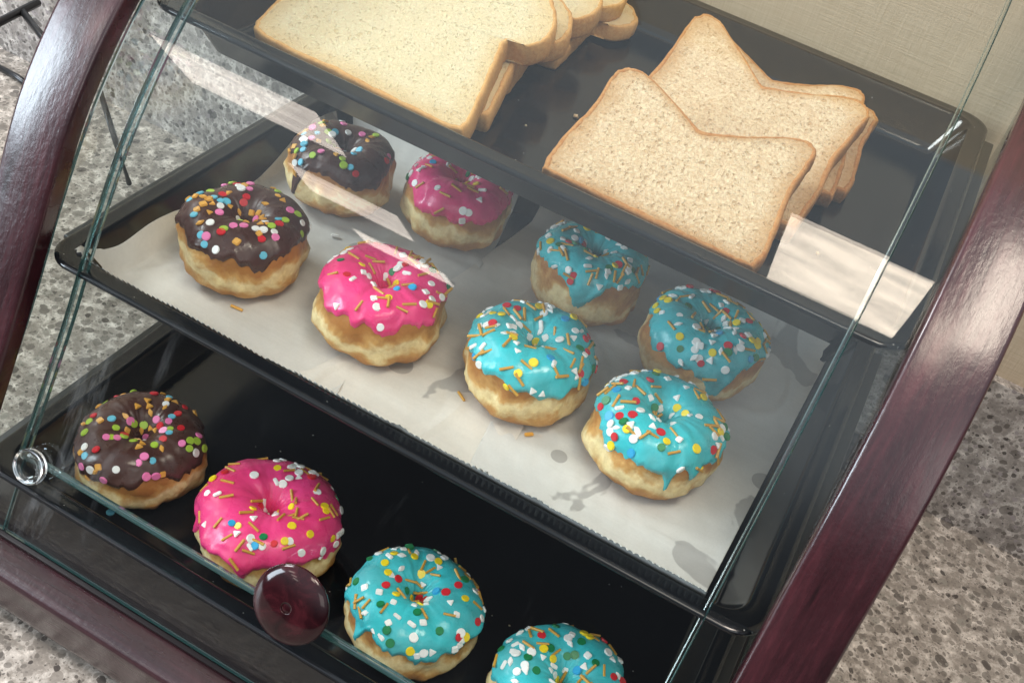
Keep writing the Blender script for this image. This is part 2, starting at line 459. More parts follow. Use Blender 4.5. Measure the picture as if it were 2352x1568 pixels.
# ------------------------------------------------------------------ setting: counter, backsplash, wall
CZ, YW, BSZ = -8.0, 46.4, 6.6
v, f = box_data(-140, 160, -60, YW + 0.01, CZ - 4, CZ)
tag(obj("countertop", v, f, M_counter, smooth=False), kind="structure")
v, f = box_data(-140, 160, YW, YW + 2, CZ - 1, BSZ)
tag(obj("backsplash", v, f, M_splash, smooth=False), kind="structure")
v, f = box_data(-140, 160, YW + 0.9, YW + 12, BSZ - 1.0, 130)
tag(obj("wall", v, f, M_wall, smooth=False), kind="structure")

# ------------------------------------------------------------------ display case
GL = catmull([(-1.4, -3.0), (0.0, 0.0), (1.30, 2.54), (2.85, 5.53), (4.79, 9.37), (6.10, 12.3), (7.45, 15.3), (10.2, 20.5), (14.1, 25.65),
              (18.6, 29.6), (24.2, 32.7), (31.0, 34.7), (38.5, 35.6), (46.0, 35.9)], 8)
PO = catmull([(-3.1, -6.4), (-2.3, -3.2), (-0.75, 0.2), (2.25, 6.47), (3.75, 9.74), (6.12, 15.09), (8.85, 21.0), (12.67, 26.13),
              (16.6, 29.4), (22.2, 32.6), (30.0, 35.4), (38.5, 36.8), (46.2, 37.2)], 8)
X0, X1, PW = 0.34, 44.66, 3.76

def offs(curve):
    out = []
    for i in range(len(curve)):
        a = curve[max(0, i - 1)]; b = curve[min(len(curve) - 1, i + 1)]
        t = (b - a).normalized()
        out.append(Vector((-t.y, t.x)))      # outward (front/up) normal in the y-z plane
    return out

def sweep(curve, xa, xb, thick, r, nseg=4):
    """rounded-rectangle bar swept along a curve of the y-z plane; curve = its front face"""
    sect = []
    cs = [(xa + r, -r, math.pi / 2, math.pi), (xa + r, -thick + r, math.pi, 1.5 * math.pi),
          (xb - r, -thick + r, 1.5 * math.pi, 2 * math.pi), (xb - r, -r, 0, math.pi / 2)]
    for cx_, cn, a0, a1 in cs:
        for k in range(nseg + 1):
            a = a0 + (a1 - a0) * k / nseg
            sect.append((cx_ + r * math.cos(a), cn + r * math.sin(a)))
    nrm = offs(curve)
    V = []
    for c, n in zip(curve, nrm):
        for sx_, sn in sect:
            V.append((sx_, c[0] + n[0] * sn, c[1] + n[1] * sn))
    m_ = len(sect)
    F = grid_faces(len(curve), m_, close_m=True)
    F.append(tuple(range(m_ - 1, -1, -1)))
    F.append(tuple((len(curve) - 1) * m_ + k for k in range(m_)))
    return V, F

case = empty("display_case", (22.5, 22.0, CZ))
tag(case, "dark cherry wood countertop display case with curved glass front holding donuts and bread", "display case")
case_off = (-22.5, -22.0, -CZ)
def part(name, v, f, mat, parent=None, **k):
    return obj(name, v, f, mat, parent or case, loc=case_off if parent is None else None, **k)

for xa, xb in ((X0 - PW, X0), (X1, X1 + PW)):
    v, f = sweep(PO, xa, xb, 1.42, 0.28)
    part("side_frame", v, f, M_wood, auto=50)

# base: front rail, side rails, floor panel
def bullnose(x0, x1):
    prof = [(-1.55, -3.2), (-1.75, -3.0), (-1.95, -2.95), (-3.3, -3.02), (-3.55, -3.10), (-3.72, -3.32), (-3.78, -3.7), (-3.74, -6.0), (-3.6, -6.6), (-3.3, -6.9), (-1.55, -6.9)]
    pr = catmull(prof, 4)
    V, F = [], []
    for x in (x0, x1):
        V += [(x, q[0], q[1]) for q in pr]
    n = len(pr)
    for i in range(n - 1): F.append((i, i + 1, n + i + 1, n + i))
    F.append(tuple(range(n))[::-1]); F.append(tuple(range(n, 2 * n)))
    return V, F
v, f = bullnose(X0 - PW - 0.0, X1 + PW + 0.0)
part("front_rail", v, f, M_wood_rail, auto=45)
v, f = box_data(X0 - 2.6, X1 + 2.6, -1.54, 45.8, -6.6, -3.25, 0.15)
M_dark = simple("black_rubber", (0.012, 0.012, 0.013), 0.6)
part("base_panel", v, f, simple("dark_base_board", (0.008, 0.005, 0.006), 0.4, 0.2), auto=40)
M_dark = simple("black_rubber", (0.012, 0.012, 0.013), 0.6)
for x_ in (0.5, 44.5):
    for y_ in (0.8, 44.0):
        V = [(x_ + 1.1 * math.cos(a * math.pi / 8), y_ + 1.1 * math.sin(a * math.pi / 8), z_) for z_ in (CZ, -6.6) for a in range(16)]
        F = [(i, (i + 1) % 16, 16 + (i + 1) % 16, 16 + i) for i in range(16)] + [tuple(range(16))[::-1], tuple(range(16, 32))]
        part("rubber_foot", V, F, M_dark, auto=40)
# tray runners: slim black rails on the inside of the sides
M_rail = simple("black_anodised_rail", (0.01, 0.011, 0.012), 0.35)
for yy, zz in ((0.6, 0.0), (7.6, 12.42), (16.0, 25.52)):
    for xa, xb in ((-0.7, 0.9), (44.1, 45.7)):
        v, f = box_data(xa, xb, yy + 1.0, yy + 27, zz - 0.95, zz - 0.40, 0.08)
        part("tray_runner", v, f, M_rail, auto=40)

# glass
def pane(curve, xa, xb, out, th, parent=None, name="glass_pane"):
    nrm = offs(curve)
    A = [(c[0] + n[0] * out, c[1] + n[1] * out) for c, n in zip(curve, nrm)]
    B = [(c[0] + n[0] * (out - th), c[1] + n[1] * (out - th)) for c, n in zip(curve, nrm)]
    nx = 2
    V = [(x, q[0], q[1]) for q in A for x in (xa, xb)] + [(x, q[0], q[1]) for q in B for x in (xa, xb)]
    n = len(curve)
    F = []
    for i in range(n - 1):
        F.append((2 * i, 2 * i + 1, 2 * i + 3, 2 * i + 2))
        k = 2 * n
        F.append((k + 2 * i, k + 2 * i + 2, k + 2 * i + 3, k + 2 * i + 1))
    o = part(name, V, F, M_glass, parent)
    # ground edges all round, a hair outside the sheet
    E, G = [], []
    bw = 0.06
    def strip(P):
        b0 = len(E)
        for p_ in P: E.extend(p_)
        for i in range(len(P) - 1):
            for a in range(3):
                G.append((b0 + 4 * i + a, b0 + 4 * i + a + 1, b0 + 4 * i + 5 + a, b0 + 4 * i + 4 + a))
    def sec(x, s, a, b, d1=(0, 0)):
        m1 = (a[0] * .85 + b[0] * .15, a[1] * .85 + b[1] * .15); m2 = (a[0] * .15 + b[0] * .85, a[1] * .15 + b[1] * .85)
        return [(x, *a), (x + s * bw, *m1), (x + s * bw, *m2), (x, *b)]
    strip([sec(xa, -1, a, b) for a, b in zip(A, B)])
    strip([sec(xb, 1, a, b) for a, b in zip(A, B)])
    for (a, b) in ((A[0], B[0]), (A[-1], B[-1])):
        b0 = len(E); sgn = -1 if (a, b) == (A[0], B[0]) else 1
        m1 = (a[0] * .85 + b[0] * .15, a[1] * .85 + b[1] * .15 + sgn * bw); m2 = (a[0] * .15 + b[0] * .85, a[1] * .15 + b[1] * .85 + sgn * bw)
        for q in (a, m1, m2, b): E.extend([(xa, *q), (xb, *q)])
        for k in range(3): G.append((b0 + 2 * k, b0 + 2 * k + 1, b0 + 2 * k + 3, b0 + 2 * k + 2))
    obj("glass_edge", E, G, M_edge, o, auto=30)
    return o

def cut(curve, z0, z1):
    return [c for c in curve if z0 <= c[1] <= z1]
door = obj("glass_door", *[[], []], M_glass, case, loc=case_off)
bpy.data.objects.remove(door)
iz = [c for c in GL if c[1] >= 1.7 and c[0] < 45]
door = pane(iz, 2.92, 42.08, 0.34, 0.50, name="glass_door")
fix = cut(GL, -3.2, 99)
pane(fix, X0 - 0.2, 3.05, -0.22, 0.30, name="fixed_glass_strip")
pane(fix, 41.95, X1 + 0.2, -0.22, 0.30, name="fixed_glass_strip")
pane(cut(GL, -3.2, 2.2), 3.15, 41.85, -0.22, 0.30, name="fixed_glass_strip")
# side panes
def side_glass(x):
    cv = [(c[0] + 1.2, c[1] - 0.3) for c in PO if c[1] > -2.6 and c[0] < 44] + [(45.7, 35.6), (45.7, -3.2), (0.2, -3.2)]
    V = [(x, *c) for c in cv] + [(x + 0.4, *c) for c in cv]
    n = len(cv)
    o = part("side_glass", V, [tuple(range(n)), tuple(range(2 * n - 1, n - 1, -1))], M_glass, smooth=False)
    V = [(x + 0.001, *c) for c in cv] + [(x + 0.399, *c) for c in cv]
    obj("glass_edge", V, [(i, (i + 1) % n, n + (i + 1) % n, n + i) for i in range(n)], M_edge, o, auto=30)
side_glass(X0 - 1.9)
side_glass(X1 + 1.5)

# door fittings: knob and clear bumper disc
def lathe(prof, origin, axis, n=40):
    ax = Vector(axis).normalized()
    e1 = Vector((1, 0, 0)); e1 = (e1 - ax * e1.dot(ax)).normalized(); e2 = ax.cross(e1)
    V = []
    for r, h in prof:
        for k in range(n):
            a = 2 * math.pi * k / n
            V.append(tuple(Vector(origin) + ax * h + e1 * r * math.cos(a) + e2 * r * math.sin(a)))
    F = grid_faces(len(prof), n, close_m=True)
    F.append(tuple(range(n))[::-1]); F.append(tuple((len(prof) - 1) * n + k for k in range(n)))
    return V, F
nk = Vector((0, -0.885, 0.465))
kz = 3.15
gk = min(GL, key=lambda c: abs(c[1] - kz))
KO = Vector((22.65, gk[0], gk[1])) + nk * 0.33
def knob_wood():
    m, t, N, L, p = new_mat("lacquered_mahogany_knob")
    g = noise_n(N, L, coords(N, L, (60, 60, 60)), 1.0, 4, 0.6, 1.0)
    L.new(ramp(N, L, g, [(0.3, (0.006, 0.001, 0.002)), (0.55, (0.024, 0.004, 0.006)), (0.75, (0.06, 0.010, 0.014))]), p.inputs["Base Color"])
    p.inputs["Roughness"].default_value = 0.12; p.inputs["Specular IOR Level"].default_value = 0.25; p.inputs["Coat Weight"].default_value = 0.3; p.inputs["Coat Roughness"].default_value = 0.04
    return m
pr = [(0.75, 0), (0.75, 0.15), (0.62, 0.5), (0.8, 0.72), (1.5, 0.86), (1.9, 1.05), (2.05, 1.28), (2.06, 1.42), (1.98, 1.62), (1.75, 1.86), (1.4, 2.05), (0.95, 2.19), (0.5, 2.26), (0.2, 2.28), (0.08, 2.24)]
prc = [(q[0] * 1.10, q[1] * 1.05 if q[1] < 1.3 else 1.365 + (q[1] - 1.3) * 0.62) for q in catmull(pr, 4)]
prc = prc[:-5] + [(0.46, 1.94), (0.38, 1.90), (0.30, 1.93), (0.16, 1.96), (0.06, 1.96)]
v, f = lathe(prc, KO, nk, 48)
obj("door_knob", v, f, knob_wood(), door)
def clear_plastic():
    m, t, N, L, p = new_mat("clear_acrylic")
    p.inputs["Base Color"].default_value = (0.92, 0.95, 0.94, 1)
    p.inputs["Roughness"].default_value = 0.04; p.inputs["Transmission Weight"].default_value = 1.0
    p.inputs["IOR"].default_value = 1.49
    return m
g1 = min(GL, key=lambda c: abs(c[1] - 1.9))
for xd in (4.15, 40.85):
    DO = Vector((xd, g1[0] - 0.08, g1[1] - 0.12)) + nk * 0.35
    v, f = lathe([(0.88, 0), (1.04, 0.05), (1.08, 0.14), (1.08, 0.48), (1.0, 0.58), (0.82, 0.56), (0.70, 0.42), (0.56, 0.38), (0.1, 0.37)], DO, nk, 40)
    obj("clear_bumper", v, f, clear_plastic(), door, auto=50)

# ------------------------------------------------------------------ trays
TW, TD = 45.0, 30.7
def rrect(x0, x1, y0, y1, r, z, n=8):
    P = []
    for cx_, cy_, a0 in ((x1 - r, y1 - r, 0), (x0 + r, y1 - r, 90), (x0 + r, y0 + r, 180), (x1 - r, y0 + r, 270)):
        for k in range(n + 1):
            a = math.radians(a0 + 90 * k / n)
            P.append((cx_ + r * math.cos(a), cy_ + r * math.sin(a), z))
    return P
TP = [(2.9, -2.85), (2.6, -2.8), (1.25, -0.35), (1.1, -0.22), (0.05, -0.22), (0.0, -0.16), (0.0, 0.0), (0.08, 0.08), (0.3, 0.10), (0.62, 0.02), (0.95, 0.10), (1.12, 0.08), (1.24, -0.05), (1.36, -0.3),
      (2.45, -2.25), (2.62, -2.48), (2.9, -2.58), (3.3, -2.60)]
def make_tray(y0, z0, label):
    root_loc = (TW / 2, y0 + TD / 2, z0 - 2.85)
    V = []
    hx, hy = TW / 2, TD / 2
    for ins, z in TP:
        V += rrect(-hx + ins, hx - ins, -hy + ins, hy - ins, max(1.9 - ins * 0.35, 0.9), z + 2.85)
    m_ = 36
    F = grid_faces(len(TP), m_, close_m=True)
    F = [tuple(reversed(q)) for q in F]
    F.append(tuple(range(m_))); F.append(tuple((len(TP) - 1) * m_ + k for k in range(m_))[::-1])
    F = [tuple(reversed(q)) for q in F]
    o = obj("serving_tray", V, F, M_tray, loc=root_loc, auto=60)
    tag(o, label, "tray", "black trays stepped inside the case")
    return o
STEP = ((0.0, 0.0), (6.04, 12.42), (14.54, 25.52))
make_tray(*STEP[0], "bare black tray at the bottom of the case, with a row of four donuts")
make_tray(*STEP[1], "black tray in the middle of the case, lined with parchment under eight donuts")
make_tray(*STEP[2], "black tray at the top of the case, holding the sliced bread")

def tray_h(x, y, k):
    """height of a tray's inside at x, y"""
    y0, z0 = STEP[k]
    ins = min(x, TW - x, y - y0, y0 + TD - y)
    px_, py_ = min(x, TW - x), min(y - y0, y0 + TD - y)
    rc = 3.2
    if px_ < rc and py_ < rc: ins = min(ins, rc - math.hypot(rc - px_, rc - py_) + 0.25)
    pts = [(1.15, 0.08), (1.24, -0.05), (1.36, -0.3), (2.45, -2.25), (2.62, -2.48), (2.9, -2.58), (3.3, -2.60)]
    if ins <= pts[0][0]: return z0 + 0.1
    for (a, za), (b, zb) in zip(pts, pts[1:]):
        if ins <= b: return z0 + za + (zb - za) * (ins - a) / (b - a)
    return z0 - 2.6

# ------------------------------------------------------------------ parchment sheets on the middle tray
def sheet(xl, xr, lift, mat, label, seed, corner=False):
    """xl(y), xr(y): left and right edges; sheets climb the front wall and end in cutter teeth"""
    ny, nx = 80, 260
    y0, y1 = 7.22, 35.3
    V = []
    for i in range(ny):
        t = i / (ny - 1)
        for j in range(nx):
            s = j / (nx - 1)
            xx = xl(y0) + (xr(y0) - xl(y0)) * s
            tooth = abs(((xx / 0.36) % 1.0) * 2 - 1)
            over = max(0.0, min(1.0, (xx - 12) / 26))
            ye = y0 + 0.10 - 0.30 * over + 0.16 * nz(xx * 0.22, seed, 1.3) + (0.24 * tooth if t < 1 else 0) * max(0, 1 - t * 14)
            y = ye + (y1 - ye) * t ** 1.3
            x = xl(y) + (xr(y) - xl(y)) * s
            z = tray_h(x, y, 1) + lift
            cr = abs(nz(x * 0.12 + seed, y * 0.10, 2.7)); crease = 0.13 * max(0, 1 - cr * 13)
            z += max(0, 0.05 * (nz(x, y, seed) + 0.5)) + crease
            if y < 9.4:    # rides up and over the rim a little
                z += 0.10 + 0.08 * (9.4 - y) * (0.4 + over) * min(1, xx / 4)
            V.append((x, y, z))
    ox, oy, oz = 22.5, 21.0, STEP[1][1] - 2.6
    V = [(a - ox, b - oy, c - oz) for a, b, c in V]
    F = grid_faces(ny, nx)
    o = obj("parchment_sheet", V, F, mat, loc=(ox, oy, oz))
    sm = o.modifiers.new("thickness", 'SOLIDIFY'); sm.thickness = 0.012 * S; sm.offset = 0
    tag(o, label, "parchment", "parchment sheets lining the middle tray")
    return o
def xlA(y):
    b = 2.05 + 0.35 * math.sin(y * 0.35)
    if y < 12: b -= 1.25 * (min(12 - y, 4.8) / 4.8) ** 2.0
    return max(1.35, b)
sheet(xlA, lambda y: 18.2 + 0.8 * math.sin(y * 0.3), 0.03, M_paper[0], "grey parchment sheet at the left end of the middle tray, under the chocolate donuts", 1)
sheet(lambda y: 15.6 + 0.55 * max(0, y - 10) ** 0.6 - 0.5 * max(0, 9 - y), lambda y: 28.9 - 0.10 * (y - 9), 0.07, M_paper[1], "warm-toned parchment sheet in the middle of the middle tray", 2)
sheet(lambda y: 27.3 - 0.16 * (y - 9), lambda y: 41.75 + 0.03 * (y - 9), 0.11, M_paper[2], "grease-spotted parchment sheet at the right end of the middle tray", 3)

# ------------------------------------------------------------------ sprinkles
SC = {"white": (0.86, 0.84, 0.82), "yellow": (0.88, 0.66, 0.02), "green": (0.008, 0.20, 0.065), "red": (0.62, 0.018, 0.03), "blue": (0.03, 0.36, 0.66),
      "sky": (0.14, 0.50, 0.66), "pink": (0.85, 0.22, 0.47), "lime": (0.40, 0.58, 0.06), "gold": (0.58, 0.30, 0.045), "amber": (0.74, 0.38, 0.07)}
SM = {k: simple("sprinkle_" + k, c, 0.34, 0.5) for k, c in SC.items()}
_sp = {}
def sprinkle_mesh(shape, col):
    k = (shape, col)
    if k in _sp: return _sp[k]
    import bmesh
    bm = bmesh.new()
    if shape == "disc":
        bmesh.ops.create_cone(bm, cap_ends=True, segments=18, radius1=0.195, radius2=0.195, depth=0.10)
        bmesh.ops.bevel(bm, geom=[e for e in bm.edges if abs(e.verts[0].co.z - e.verts[1].co.z) < 1e-4], offset=0.03, segments=2, affect='EDGES')
    elif shape == "rod":
        bmesh.ops.create_cone(bm, cap_ends=True, segments=8, radius1=0.066, radius2=0.066, depth=0.60, matrix=Matrix.Rotation(math.pi / 2, 4, 'Y'))
    else:
        out = {"square": [(-.16, -.16), (.16, -.15), (.17, .16), (-.15, .17)], "diamond": [(-.26, 0), (0, -.13), (.26, .0), (0, .14)],
               "triangle": [(-.19, -.13), (.19, -.13), (0, .22)], "bar": [(-.22, -.10), (.22, -.10), (.22, .10), (-.22, .10)]}[shape]
        vs = [bm.verts.new((x, y, -0.06)) for x, y in out]
        fc = bm.faces.new(vs)
        r = bmesh.ops.extrude_face_region(bm, geom=[fc])
        for g in r["geom"]:
            if isinstance(g, bmesh.types.BMVert): g.co.z += 0.12; g.co.x *= 0.9; g.co.y *= 0.9
        bmesh.ops.recalc_face_normals(bm, faces=bm.faces)
        bmesh.ops.bevel(bm, geom=list(bm.edges), offset=0.035, segments=2, affect='EDGES')
    for q in bm.verts: q.co *= S * 1.32
    me = bpy.data.meshes.new("sprinkle_" + shape)
    bm.to_mesh(me); bm.free()
    me.polygons.foreach_set("use_smooth", [True] * len(me.polygons))
    me.set_sharp_from_angle(angle=math.radians(50))
    me.materials.append(SM[col])
    _sp[k] = me
    return me
SNAME = {"disc": "round_sprinkle", "rod": "rod_sprinkle", "square": "square_sprinkle", "diamond": "diamond_sprinkle", "triangle": "triangle_sprinkle", "bar": "bar_sprinkle"}
MIXES = {
    "choc": [("disc", "white", 6), ("disc", "pink", 6), ("disc", "red", 6), ("disc", "sky", 7), ("disc", "lime", 7), ("square", "amber", 6), ("triangle", "amber", 5), ("diamond", "amber", 4)],
    "pink": [("rod", "gold", 17), ("disc", "white", 9), ("square", "white", 4), ("bar", "white", 4), ("triangle", "white", 4), ("disc", "yellow", 4), ("disc", "green", 2), ("disc", "red", 2), ("disc", "blue", 1)],
    "blue": [("rod", "gold", 18), ("disc", "white", 5), ("square", "white", 6), ("diamond", "white", 5), ("triangle", "white", 6), ("bar", "white", 3), ("disc", "yellow", 7), ("disc", "green", 6), ("disc", "red", 4), ("disc", "blue", 2)],
}

# ------------------------------------------------------------------ donuts
def make_donut(cx_, cy_, zf, kind, label, seed, R=3.65, H=3.5, rise=0.25, wob=0.30, hole=0.24, drips=(), nsp=70, tilt=(0, 0), warm=1.0, sink=0.0):
    rnd = random.Random(seed)
    NT, NP = 112, 44
    def ring(th):
        return R * (1 + 0.05 * nz(math.cos(th) * 1.1, math.sin(th) * 1.1, seed * 3.1) * 2 + 0.02 * nz(math.cos(th) * 4, math.sin(th) * 4, seed * 5.3))
    def surf(th, ph, off=0.0, dough=False):
        Ro = ring(th); h0 = hole * (1 + 0.3 * nz(math.cos(th) * 1.5, math.sin(th) * 1.5, seed * 9.7))
        Rc = (Ro + h0) / 2; a = (Ro - h0) / 2
        Hh = H * (1 + 0.05 * nz(math.cos(th) * 1.3, math.sin(th) * 1.3, seed + 20)); b = Hh / 2
        c, s = math.cos(ph), math.sin(ph)
        e = 0.80 if s > 0 else 0.72
        ac, as_ = abs(c) ** 0.86, abs(s) ** e
        ca, sa = math.copysign(ac, c), math.copysign(as_, s)
        # inner wall slopes into the hole
        if c < 0 and s > 0: ca *= (1 - 0.10 * s)
        r = Rc + (a + off) * ca
        z = b + (b + off) * sa
        if c > 0:                       # bulge under the icing line, tuck near the foot
            r += 0.10 * math.exp(-((ph + 0.35) / 0.28) ** 2) - 0.06 * math.exp(-((ph - 0.12) / 0.14) ** 2)
            if s < 0: r -= 0.10 * (1 - math.exp(-(s * s) * 2))
        if dough:
            x0_, y0_ = math.cos(th), math.sin(th)
            lump = 0.30 * nz(x0_ * 2.6, y0_ * 2.6, z * 0.9 + seed) + 0.15 * nz(x0_ * 6, y0_ * 6, z * 1.6 + seed) + 0.05 * nz(x0_ * 14, y0_ * 14, z * 3.5 + seed)
            fold = 0.12 * math.sin(13 * th + 3 * nz(x0_ * 2, y0_ * 2, seed)) * max(0, -s) * max(0, nz(x0_ * 1.5, y0_ * 1.5, seed + 4) + 0.35)
            r += (lump * (1.0 if s < 0.1 else max(0.35, 1.1 - s)) + fold) * (0.5 + 0.5 * c)
            z += 0.05 * nz(x0_ * 4, y0_ * 4, seed)
        z = max(z, 0.0)
        return Vector((r * math.cos(th), r * math.sin(th), z))
    root = empty("donut", (cx_, cy_, zf - sink), rnd.uniform(0, 6.28) * 0)
    root.rotation_euler = (tilt[0], tilt[1], 0)
    nm = {"choc": "chocolate", "pink": "pink", "blue": "turquoise"}[kind]
    tag(root, label, "donut", "iced donuts with sprinkles")
    V = []
    for i in range(NT):
        th = 2 * math.pi * i / NT
        for j in range(NP):
            V.append(tuple(surf(th, -math.pi + 2 * math.pi * j / NP, 0, True)))
    F = grid_faces(NT, NP, True, True)
    obj("dough", V, F, dough_mat(seed % 97, warm), root)
    # icing shell
    def ph0(th):
        v_ = rise + wob * nz(math.cos(th) * 1.6, math.sin(th) * 1.6, seed * 2.3) + 0.26 * nz(math.cos(th) * 4.5, math.sin(th) * 4.5, seed * 1.3) + 0.11 * nz(math.cos(th) * 12, math.sin(th) * 13, seed)
        for (td, depth, wd) in drips:
            d = (th - td + math.pi) % (2 * math.pi) - math.pi
            v_ -= depth * math.exp(-(d / wd) ** 2)
        return v_
    def icing_pt(th, t):
        a0, a1 = ph0(th), math.pi + 0.15
        k = 1 - (1 - t) ** 1.35 if False else t
        ph = a0 + (a1 - a0) * k
        s = t * (a1 - a0)
        thick = 0.15 * min(1.0, math.sqrt(max(0, s) / 0.16)) + 0.05 * math.exp(-((s - 0.16) / 0.12) ** 2) - 0.04
        thick += 0.07 * nz(math.cos(th) * 2.5, math.sin(th) * 2.5, t * 3 + seed) + 0.03 * nz(math.cos(th) * 7, math.sin(th) * 7, t * 8 + seed)
        if t > 0.93: thick -= (t - 0.93) * 1.6
        return surf(th, ph, thick, True)
    ND, NI = 160, 52
    V = []
    ts = [0, .004, .010, .018, .03, .045, .06] + [0.08 + (1 - 0.08) * k / (NI - 8) for k in range(NI - 7)]
    for i in range(ND):
        th = 2 * math.pi * i / ND
        for t in ts: V.append(tuple(icing_pt(th, t)))
    F = grid_faces(ND, len(ts), True, False)
    ic = obj("icing", V, F, {"choc": M_choc, "pink": M_pink, "blue": M_blue}[kind], root)
    # sprinkles
    bag = []
    for sh, co, n in MIXES[kind]: bag += [(sh, co)] * n
    placed = []; where = []
    tries = 0
    while len(placed) < nsp and tries < 4000:
        tries += 1
        th = rnd.uniform(0, 2 * math.pi)
        t = rnd.uniform(0.03, 0.97) if rnd.random() > 0.12 else rnd.uniform(0.78, 0.97)
        P = icing_pt(th, t)
        rr = math.hypot(P.x, P.y)
        if rnd.random() > min(1.0, rr / 2.6 + 0.12): continue
        near = placed and rnd.random() < 0.33
        if near:
            th0, t0 = where[rnd.randrange(len(where))]
            th = th0 + rnd.uniform(-0.16, 0.16); t = min(0.97, max(0.02, t0 + rnd.uniform(-0.10, 0.10)))
            P = icing_pt(th, t)
        sh, co = bag[rnd.randrange(len(bag))]
        md = 0.27 if near else 0.40
        if any((P - q).length < md for q in placed): continue
        e = 0.01
        n = (icing_pt(th + e, t) - P).cross(icing_pt(th, min(1, t + e)) - P)
        if n.length < 1e-9: continue
        n.normalize()
        cvec = Vector((P.x, P.y, 0)).normalized() * ((ring(th) + hole) / 2)
        if n.dot(P - Vector((cvec.x, cvec.y, H / 2))) < 0: n = -n
        n = (n + Vector((rnd.uniform(-.22, .22), rnd.uniform(-.22, .22), rnd.uniform(-.1, .1)))).normalized()
        lift = {"disc": 0.0, "rod": 0.02}.get(sh, 0.01) + rnd.uniform(-0.03, 0.03) + (0.05 if near else 0)
        q = n.to_track_quat('Z', 'X').to_matrix() @ Matrix.Rotation(rnd.uniform(0, 6.28), 3, 'Z')
        so = bpy.data.objects.new(SNAME[sh], sprinkle_mesh(sh, co))
        COL.objects.link(so); so.parent = ic
        k = rnd.uniform(0.88, 1.12)
        so.matrix_local = Matrix.Translation((P + n * lift) * S) @ (q * k).to_4x4()
        placed.append(P); where.append((th, t))
    return root

FM, FB = STEP[1][1] - 2.6 + 0.12, -2.6
A = math.atan2
FR = -math.pi / 2        # towards the front of the case
make_donut(7.4, 15.3, FM, "choc", "chocolate donut at the left end of the middle tray, nearest the wooden frame", 11, rise=0.36, R=3.92, H=4.6, drips=((-2.75, 0.45, 0.10),), nsp=84)
make_donut(7.3, 26.4, FM, "choc", "chocolate donut at the back left of the middle tray, under the long glass glare", 12, rise=0.46, H=4.5, R=3.6, drips=((-1.95, 0.85, 0.13),), nsp=58, warm=0.95)
make_donut(15.1, 29.0, FM, "pink", "pink donut at the back of the middle tray, partly hidden under the top tray", 13, rise=0.30, R=3.80, H=4.6, drips=((-1.1, 0.3, 0.25),), nsp=54)
make_donut(17.2, 15.7, FM, "pink", "pink donut near the front of the middle tray, left of the turquoise ones", 14, rise=0.36, R=3.92, H=4.7, drips=((-2.0, 0.25, 0.12),), nsp=76)
make_donut(26.05, 27.8, FM, "blue", "turquoise donut at the back of the middle tray, beside the back pink one", 15, rise=0.36, R=3.70, H=4.9, drips=((-1.3, 0.35, 0.25),), nsp=100)
make_donut(26.8, 17.05, FM, "blue", "turquoise donut in the middle of the front row on the middle tray", 16, rise=0.34, R=3.82, H=4.8, wob=0.25, nsp=116)
make_donut(34.85, 26.4, FM, "blue", "turquoise donut at the back right of the middle tray, nearest the right frame", 17, rise=0.32, R=3.9, H=4.6, drips=((-0.95, 0.45, 0.2),), nsp=112)
make_donut(35.35, 16.5, FM, "blue", "turquoise donut at the front right of the middle tray, with runny drips down its front", 18, rise=0.32, R=3.82, H=4.6, drips=((-1.0, 0.42, 0.06), (-2.1, 0.25, 0.2), (-0.6, 0.18, 0.10)), nsp=112, warm=1.05)
make_donut(6.85, 6.75, FB, "choc", "chocolate donut at the left end of the bottom tray", 21, rise=0.30, R=3.9, H=4.6, nsp=84, warm=0.9)
make_donut(16.65, 6.95, FB, "pink", "pink donut on the bottom tray behind the wooden knob", 22, rise=0.18, R=4.35, H=4.5, nsp=98)
make_donut(27.25, 6.75, FB, "blue", "turquoise donut on the bottom tray, right of the wooden knob", 23, rise=0.24, R=3.9, H=4.4, drips=((-2.05, 0.5, 0.10), (-2.8, 0.3, 0.15)), nsp=112, warm=0.88)
make_donut(36.95, 7.0, FB, "blue", "turquoise donut at the right end of the bottom tray, cut off by the photo's edge", 24, rise=0.20, R=3.9, H=4.1, nsp=112)

# loose sprinkles
def loose(shape, col, x, y, z, rz, label):
    o = bpy.data.objects.new("loose_sprinkle", sprinkle_mesh(shape, col))
    COL.objects.link(o); o.location = Vector((x, y, z)) * S; o.rotation_euler = (0, 0, rz)
    tag(o, label, "sprinkle", "sprinkles fallen off the donuts")
loose("rod", "amber", 9.55, 11.95, FM + 0.07, 0.1, "golden rod sprinkle lying on the parchment in front of the front chocolate donut")
loose("rod", "gold", 24.2, 14.2, FM + 0.13, -0.6, "golden rod sprinkle lying on the parchment left of the front middle turquoise donut")
loose("bar", "amber", 28.9, 14.0, FM + 0.18, 0.8, "amber bar sprinkle on the parchment in front of the front middle turquoise donut")
loose("disc", "sky", 7.4, 3.25, FB + 0.06, 0, "blue round sprinkle on the bottom tray in front of its chocolate donut")
loose("bar", "white", 9.8, 22.2, FM + 0.12, 0.5, "white bar sprinkle lying on the parchment between the two chocolate donuts")

